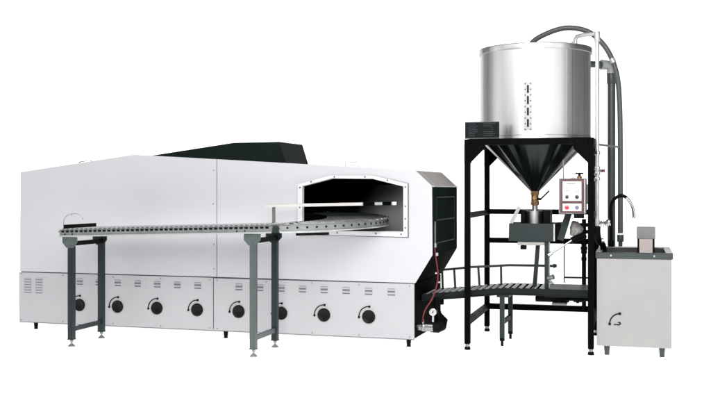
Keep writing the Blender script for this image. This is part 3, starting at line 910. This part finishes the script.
b.box(0.402, 0.835, -0.010, -0.0041, 0.488, 0.562, 0.001)
b.box(0.402, 0.835, -0.024, -0.0101, 0.488, 0.494)
b.build('feed_tray', 'conveyor', IN)
b = B()
b.prism([(-0.80, zi(-0.80) - 0.052), (-0.03, zi(-0.03) - 0.052), (0.39, 0.508), (0.39, 0.504), (-0.03, zi(-0.03) - 0.056), (-0.80, zi(-0.80) - 0.056)], 'y', 0.006, 0.524)
b.build('gap_backing', 'rubber', IN)  # added black sheet, hides the bright floor between the rollers
# guard rail
GR = B()
gpts = [(-0.72, 0.575, 0.672), (-0.60, 0.575, 0.684), (-0.39, 0.575, 0.710), (0.0, 0.575, 0.737), (0.30, 0.575, 0.739), (0.455, 0.575, 0.738)]
GR.tube(gpts, 0.0125, 10)
GR.cyl((0.44, 0.575, 0.738), (0.475, 0.575, 0.742), 0.022, 0.014, n=12)
GRo = GR.build('guard_rail', 'guard', IN)
for xt, xb in ((-0.69, -0.68), (-0.565, -0.548), (-0.315, -0.298), (-0.083, -0.078)):
    zt_ = 0.672 + (xt + 0.72) / 0.72 * 0.065
    B().bar((xt, 0.575, zt_), (xb, 0.565, zi(xb) - 0.05), 0.022, 0.010, up=(0, 1, 0)).build('guard_post', 'guard', GRo)
# legs
for y in (0.022, 0.515):
    x = 0.0 if y < 0.1 else 0.02
    l = B().box(x - 0.0225, x + 0.0225, y - 0.018, y + 0.018, 0.075, 0.497, 0.003).build('leg', 'green', IN)
    B().cyl((x, y, 0.0), (x, y, 0.0745), 0.013, n=12).cyl((x, y, 0.050), (x, y, 0.0745), 0.024, n=14).build('foot', 'rubber', l)
B().bar((0.0, 0.042, 0.225), (0.02, 0.495, 0.225), 0.03, 0.04).build('cross_brace', 'rubber', IN)
B().box(-0.05, 0.07, 0.0, 0.50, 0.470, 0.494).build('leg_cap', 'green', IN)
B().box(-0.355, -0.30, -0.035, -0.022, 0.475, 0.530, 0.004).build('sensor_block', 'rubber', IN)
# drive unit under the tray
b = B()
b.cyl((0.30, 0.20, 0.447), (0.62, 0.20, 0.447), 0.030, n=20, bev=0.008)
b.box(0.33, 0.56, 0.16, 0.30, 0.455, 0.486, 0.004)
b.cyl((0.62, 0.20, 0.452), (0.80, 0.20, 0.452), 0.018, n=14)
b.cyl((0.70, 0.20, 0.415), (0.70, 0.20, 0.452), 0.014, n=12)
b.cyl((0.66, 0.20, 0.452), (0.74, 0.20, 0.452), 0.030, n=14, bev=0.006)
b.build('drive_motor', 'rubber', IN)
B().box(0.46, 0.60, 0.14, 0.26, 0.395, 0.416, 0.004).build('motor_plate', 'greybox', IN)
b = B()
b.bar((-0.70, 0.05, 0.382), (-0.60, 0.05, 0.388), 0.03, 0.022)
b.bar((-0.59, 0.05, 0.377), (-0.59, 0.05, 0.44), 0.03, 0.020)
b.bar((-0.575, 0.06, 0.436), (-0.36, 0.06, 0.456), 0.03, 0.016)
b.build('bracket', 'rubber', IN)

# ------------------------------------------------------------------ overflow hose arching over the tank rim
hz = [(-1.08, 10.12, 2.80), (-1.016, 10.22, 2.99), (-0.846, 10.28, 3.096), (-0.662, 10.30, 3.136), (-0.470, 10.30, 3.090), (-0.326, 10.30, 2.962), (-0.234, 10.30, 2.800), (-0.182, 10.30, 2.606),
      (-0.162, 10.30, 2.337), (-0.156, 10.30, 2.0), (-0.155, 10.30, 1.5), (-0.155, 10.30, 1.07)]
HS = thing('hose', 'grey rubber hose arching from inside the tank rim down to the sink', 'hose', (-0.155, 10.30, 0.94))
hz = [(x + 0.155, y - 10.30, z - 0.94) for x, y, z in hz]
B().tube(hz, 0.0255, 16, 8).build('tube', 'hose', HS)
B().cyl((0, 0, 0.0), (0, 0, 0.075), 0.020, n=16).cyl((0, 0, 0.045), (0, 0, 0.115), 0.032, n=16, bev=0.005).build('fitting', 'pvc', HS)
k_ = (-0.228 + 0.155, 0, 2.790 - 0.94)
B().cyl((k_[0] - 0.012, 0, k_[2] + 0.02), (k_[0] + 0.008, 0, k_[2] - 0.02), 0.0285, n=18).build('clamp', 'galvlight', HS)

# ------------------------------------------------------------------ thick plastic pipe with elbow
PV = thing('drain_pipe', 'thick grey plastic pipe with a pale elbow, dropping from the right side of the tank', 'pipe', (-0.245, 10.46, 0))
z_ = 2.765
B().cyl((0, 0, 0), (0, 0, 2.66), 0.038, n=24).build('tube', 'pvc', PV)
B().cyl((0, 0, 2.575), (0, 0, 2.705), 0.0455, n=24, bev=0.005).build('coupling', 'pvc', PV)
A0 = Vector((-0.31, -0.205, z_)); dv = Vector((0.31, 0.205, 0)).normalized()
el = [Vector((0, 0, z_)) - dv * 0.12]
for i in range(9):
    a = i / 8 * PI / 2
    el.append(Vector((0, 0, z_)) - dv * 0.06 + dv * 0.06 * math.sin(a) + Vector((0, 0, -0.06 + 0.06 * math.cos(a))))
el.append(Vector((0, 0, z_ - 0.085)))
B().tube(el, [0.050, 0.046] + [0.044] * 7 + [0.046, 0.049], 20).build('elbow', 'pvclight', PV)
B().cyl(A0 - dv * 0.03, Vector((0, 0, z_)) - dv * 0.115, 0.032, n=20).build('side_tube', 'pvc', PV)

# ------------------------------------------------------------------ thin steel water pipe
WPX, WPY = -0.350, 9.50
WP = thing('water_pipe', 'thin upright steel pipe with a red-handled tap, right of the frame', 'pipe', (WPX, WPY, 0))
top = 2.945
B().tube([(0, 0, 1.16), (0, 0, 1.8), (0, 0, top - 0.05), (-0.004, 0.002, top - 0.015), (-0.02, 0.01, top), (-0.12, 0.06, top + 0.002), (-0.19, 0.13, top), (-0.205, 0.145, top - 0.02), (-0.207, 0.147, top - 0.11)], 0.0185, 14).build('tube', 'galvlight', WP)
B().cyl((0, 0, top - 0.075), (0, 0, top + 0.018), 0.0265, n=16, bev=0.006).build('elbow', 'galvlight', WP)
B().cyl((-0.235, 0.16, top - 0.10), (-0.235, 0.16, top - 0.045), 0.008, n=8).build('vent_stub', 'galv', WP)
for z in (1.652, 1.70, 1.84, 1.60):
    B().cyl((0, 0, z - 0.018), (0, 0, z + 0.018), 0.027, n=8, bev=0.003).build('pipe_joint', 'steel', WP)
TV = B().cyl((0, 0, 1.676), (0.04, -0.01, 1.676), 0.013, n=10).build('tap', 'steel', WP)
B().cyl((0.035, -0.01, 1.676), (0.062, -0.015, 1.676), 0.006, n=8).cyl((0.056, -0.015, 1.664), (0.056, -0.015, 1.690), 0.014, n=12).build('tap_handle', 'redhose', TV)
B().bar((-0.02, 0.02, 1.925), (0.18, 0.74, 1.925), 0.016, 0.018).build('pipe_bracket', 'galv', WP)
B().tube([(0, 0, 1.165), (0, 0, 1.10), (0.012, 0.05, 1.03), (0.045, 0.16, 0.98), (0.052, 0.18, 0.90), (0.052, 0.18, 0.80)], 0.030, 14, 4).build('lower_hose', 'rubber', WP)
b = B()
b.tube([(0, 0, 1.185), (0.03, 0.2, 1.19), (0.088, 0.62, 1.175)], 0.013, 10)
b.tube([(0.0, 0.05, 1.22), (0.05, 0.30, 1.175), (0.085, 0.55, 1.215)], 0.009, 8)
for t_ in (0.1, 0.45, 0.8, 1.0):
    p = Vector((0.0, 0.0, 1.187)).lerp(Vector((0.088, 0.62, 1.175)), t_)
    b.cyl(p - Vector((0, 0, 0.026)), p + Vector((0, 0, 0.026)), 0.017, n=10, bev=0.003)
b.build('cross_pipe', 'chrome', WP)
B().cyl((0.035, 0.06, 1.03), (0.055, 0.06, 1.03), 0.022, n=12).cyl((0.02, 0.06, 1.03), (0.06, 0.06, 1.03), 0.008, n=8).build('drain_wheel', 'steel', WP)

# ------------------------------------------------------------------ wash tub
TB = thing('sink_unit', 'tall stainless sink cabinet with dark rim and curved mark, at the far right', 'sink', (-0.348, 9.345, 0))
Wt, Dt = 0.648, 0.95
b = B()
b.box(0, Wt, 0, 0.012, 0.086, 0.880, 0.002)
b.box(0, 0.012, 0.0121, Dt, 0.086, 0.880)
b.box(Wt - 0.012, Wt, 0.0121, Dt, 0.086, 0.880)
b.box(0.0121, Wt - 0.0121, Dt - 0.012, Dt, 0.086, 0.880)
b.box(0.0121, Wt - 0.0121, 0.0121, Dt - 0.0121, 0.086, 0.10)
b.build('cabinet', 'tub', TB)
rp = 0.012
b = B()
b.box(-rp, Wt + rp, -rp, 0.05, 0.881, 0.934, 0.004)
b.build('front_rim', 'tubrim', TB)
b = B()
b.box(-rp, 0.04, 0.0502, Dt + rp, 0.881, 0.938, 0.003)
b.box(Wt - 0.04, Wt + rp, 0.0502, Dt + rp, 0.881, 0.938, 0.003)
b.box(0.0402, Wt - 0.0402, Dt - 0.03, Dt + rp, 0.881, 0.938, 0.003)
b.build('top_rim', 'galvlight', TB)
for x in (0.125, 0.50):
    B().cyl((x, -rp + 0.001, 0.908), (x, -rp - 0.005, 0.908), 0.008, n=10).build('rim_screw', 'galvlight', TB)
b = B()
b.box(0.0125, Wt - 0.0125, 0.0125, Dt - 0.0125, 0.78, 0.786)
b.box(0.0402, 0.046, 0.051, Dt - 0.03, 0.787, 0.930)
b.box(Wt - 0.046, Wt - 0.0402, 0.051, Dt - 0.03, 0.787, 0.930)
b.box(0.047, Wt - 0.047, Dt - 0.036, Dt - 0.0302, 0.787, 0.930)
b.build('basin', 'basin', TB)
for x in (0.088, 0.568):
    for y in (0.055, Dt - 0.06):
        B().cyl((x, y, 0.0), (x, y, 0.085), 0.020, 0.028, 16).cyl((x, y, 0), (x, y, 0.02), 0.0225, n=16).build('foot', 'tubrim', TB)
b = B()
arc = [(0.205 - 0.092 * math.cos(math.radians(a_)), -0.003, 0.288 + 0.095 * math.sin(math.radians(a_))) for a_ in range(0, 96, 8)]
b.tube(arc, 0.0055, 6)
for p in (arc[0], arc[-1]):
    b.cyl((p[0], 0.0, p[2]), (p[0], -0.007, p[2]), 0.0125, n=14)
b.bar((0.150, -0.003, 0.284), (0.185, -0.003, 0.284), 0.005, 0.008)
b.tube([(0.178, -0.003, 0.282), (0.200, -0.003, 0.283), (0.208, -0.003, 0.294), (0.200, -0.003, 0.304), (0.188, -0.003, 0.302)], 0.0055, 6)
b.build('turning_mark', 'mark', TB)

# pump hood standing in the sink
PU = thing('pump', 'grey sloped hood box on a beige post, standing in the sink', 'pump', (0.085, 9.82, 0.787))
B().prism([(-0.06, 0.255), (0.10, 0.255), (0.13, 0.292), (0.13, 0.315), (0.04, 0.366), (-0.06, 0.366)], 'x', -0.083, 0.083, 0.003).build('hood', 'greybox', PU)
B().box(-0.060, 0.060, -0.056, 0.06, 0.0, 0.2545, 0.003).build('post', 'beige', PU)
B().box(-0.078, -0.061, -0.03, 0.05, 0.01, 0.254).box(0.061, 0.078, -0.03, 0.05, 0.01, 0.254).build('side_rail', 'rubber', PU)
# swan-neck faucet on the back of the sink
FC = thing('faucet', 'black swan-neck faucet with a chrome tip curving over the sink', 'faucet', (-0.243, 10.27, 0.939))
z0 = 0.939
pts = [(-0.243, 0.94), (-0.243, 1.20), (-0.245, 1.33), (-0.224, 1.395), (-0.180, 1.434), (-0.135, 1.443), (-0.095, 1.425)]
B().tube([(x + 0.243, 0, z - z0) for x, z in pts], 0.016, 12, 5).cyl((0, 0, 0), (0, 0, 0.06), 0.028, n=16, bev=0.004).build('neck', 'rubber', FC)
pts = [(-0.1, 1.428), (-0.070, 1.393), (-0.044, 1.345), (-0.030, 1.29), (-0.025, 1.222)]
B().tube([(x + 0.243, -0.0005, z - z0) for x, z in pts], 0.0145, 12, 5).build('spout', 'chrome', FC)

# ------------------------------------------------------------------ lights
def area(name, loc, target, sx, sy, power, col=(1, 1, 1)):
    l = bpy.data.lights.new(name, 'AREA')
    l.shape = 'RECTANGLE'; l.size = sx; l.size_y = sy; l.energy = power; l.color = col
    o = bpy.data.objects.new(name, l); COL.objects.link(o)
    o.location = loc
    o.rotation_euler = (Vector(target) - Vector(loc)).to_track_quat('-Z', 'Y').to_euler()
    return o
area('key_softbox', (-0.6, 2.8, 4.0), (-1.0, 9.5, 1.35), 5.2, 2.9, 525)
area('left_card', (-14.0, 6.6, 2.9), (-1.0, 9.6, 2.3), 6.0, 6.0, 140)
area('right_card', (5.2, 4.6, 3.0), (-1.0, 9.9, 2.0), 4.5, 4.0, 95)
area('fill_softbox', (-7.2, 3.2, 4.2), (-3.0, 9.5, 1.5), 5.5, 3.6, 85)
area('top_softbox', (-2.8, 6.6, 5.4), (-2.8, 9.5, 1.4), 5.5, 1.4, 110)

w = bpy.data.worlds.new('World'); scene.world = w; w.use_nodes = True
w.node_tree.nodes['Background'].inputs['Color'].default_value = (0.9, 0.93, 1.0, 1)
w.node_tree.nodes['Background'].inputs['Strength'].default_value = 0.12

# ------------------------------------------------------------------ camera
cam = bpy.data.cameras.new('camera')
cam.sensor_fit = 'HORIZONTAL'; cam.sensor_width = 36
cam.lens = 36 * 1000 / 711
cam.shift_y = -(202.5 - 190) / 711
cam.clip_end = 200
co = bpy.data.objects.new('camera', cam); COL.objects.link(co)
co.location = (0, 0, 1.5)
co.rotation_euler = (PI / 2, 0, math.radians(15.7))
scene.camera = co

scene.render.engine = 'CYCLES'
scene.view_settings.view_transform = 'Standard'
scene.view_settings.look = 'None'
scene.view_settings.exposure = 0
scene.cycles.max_bounces = 8
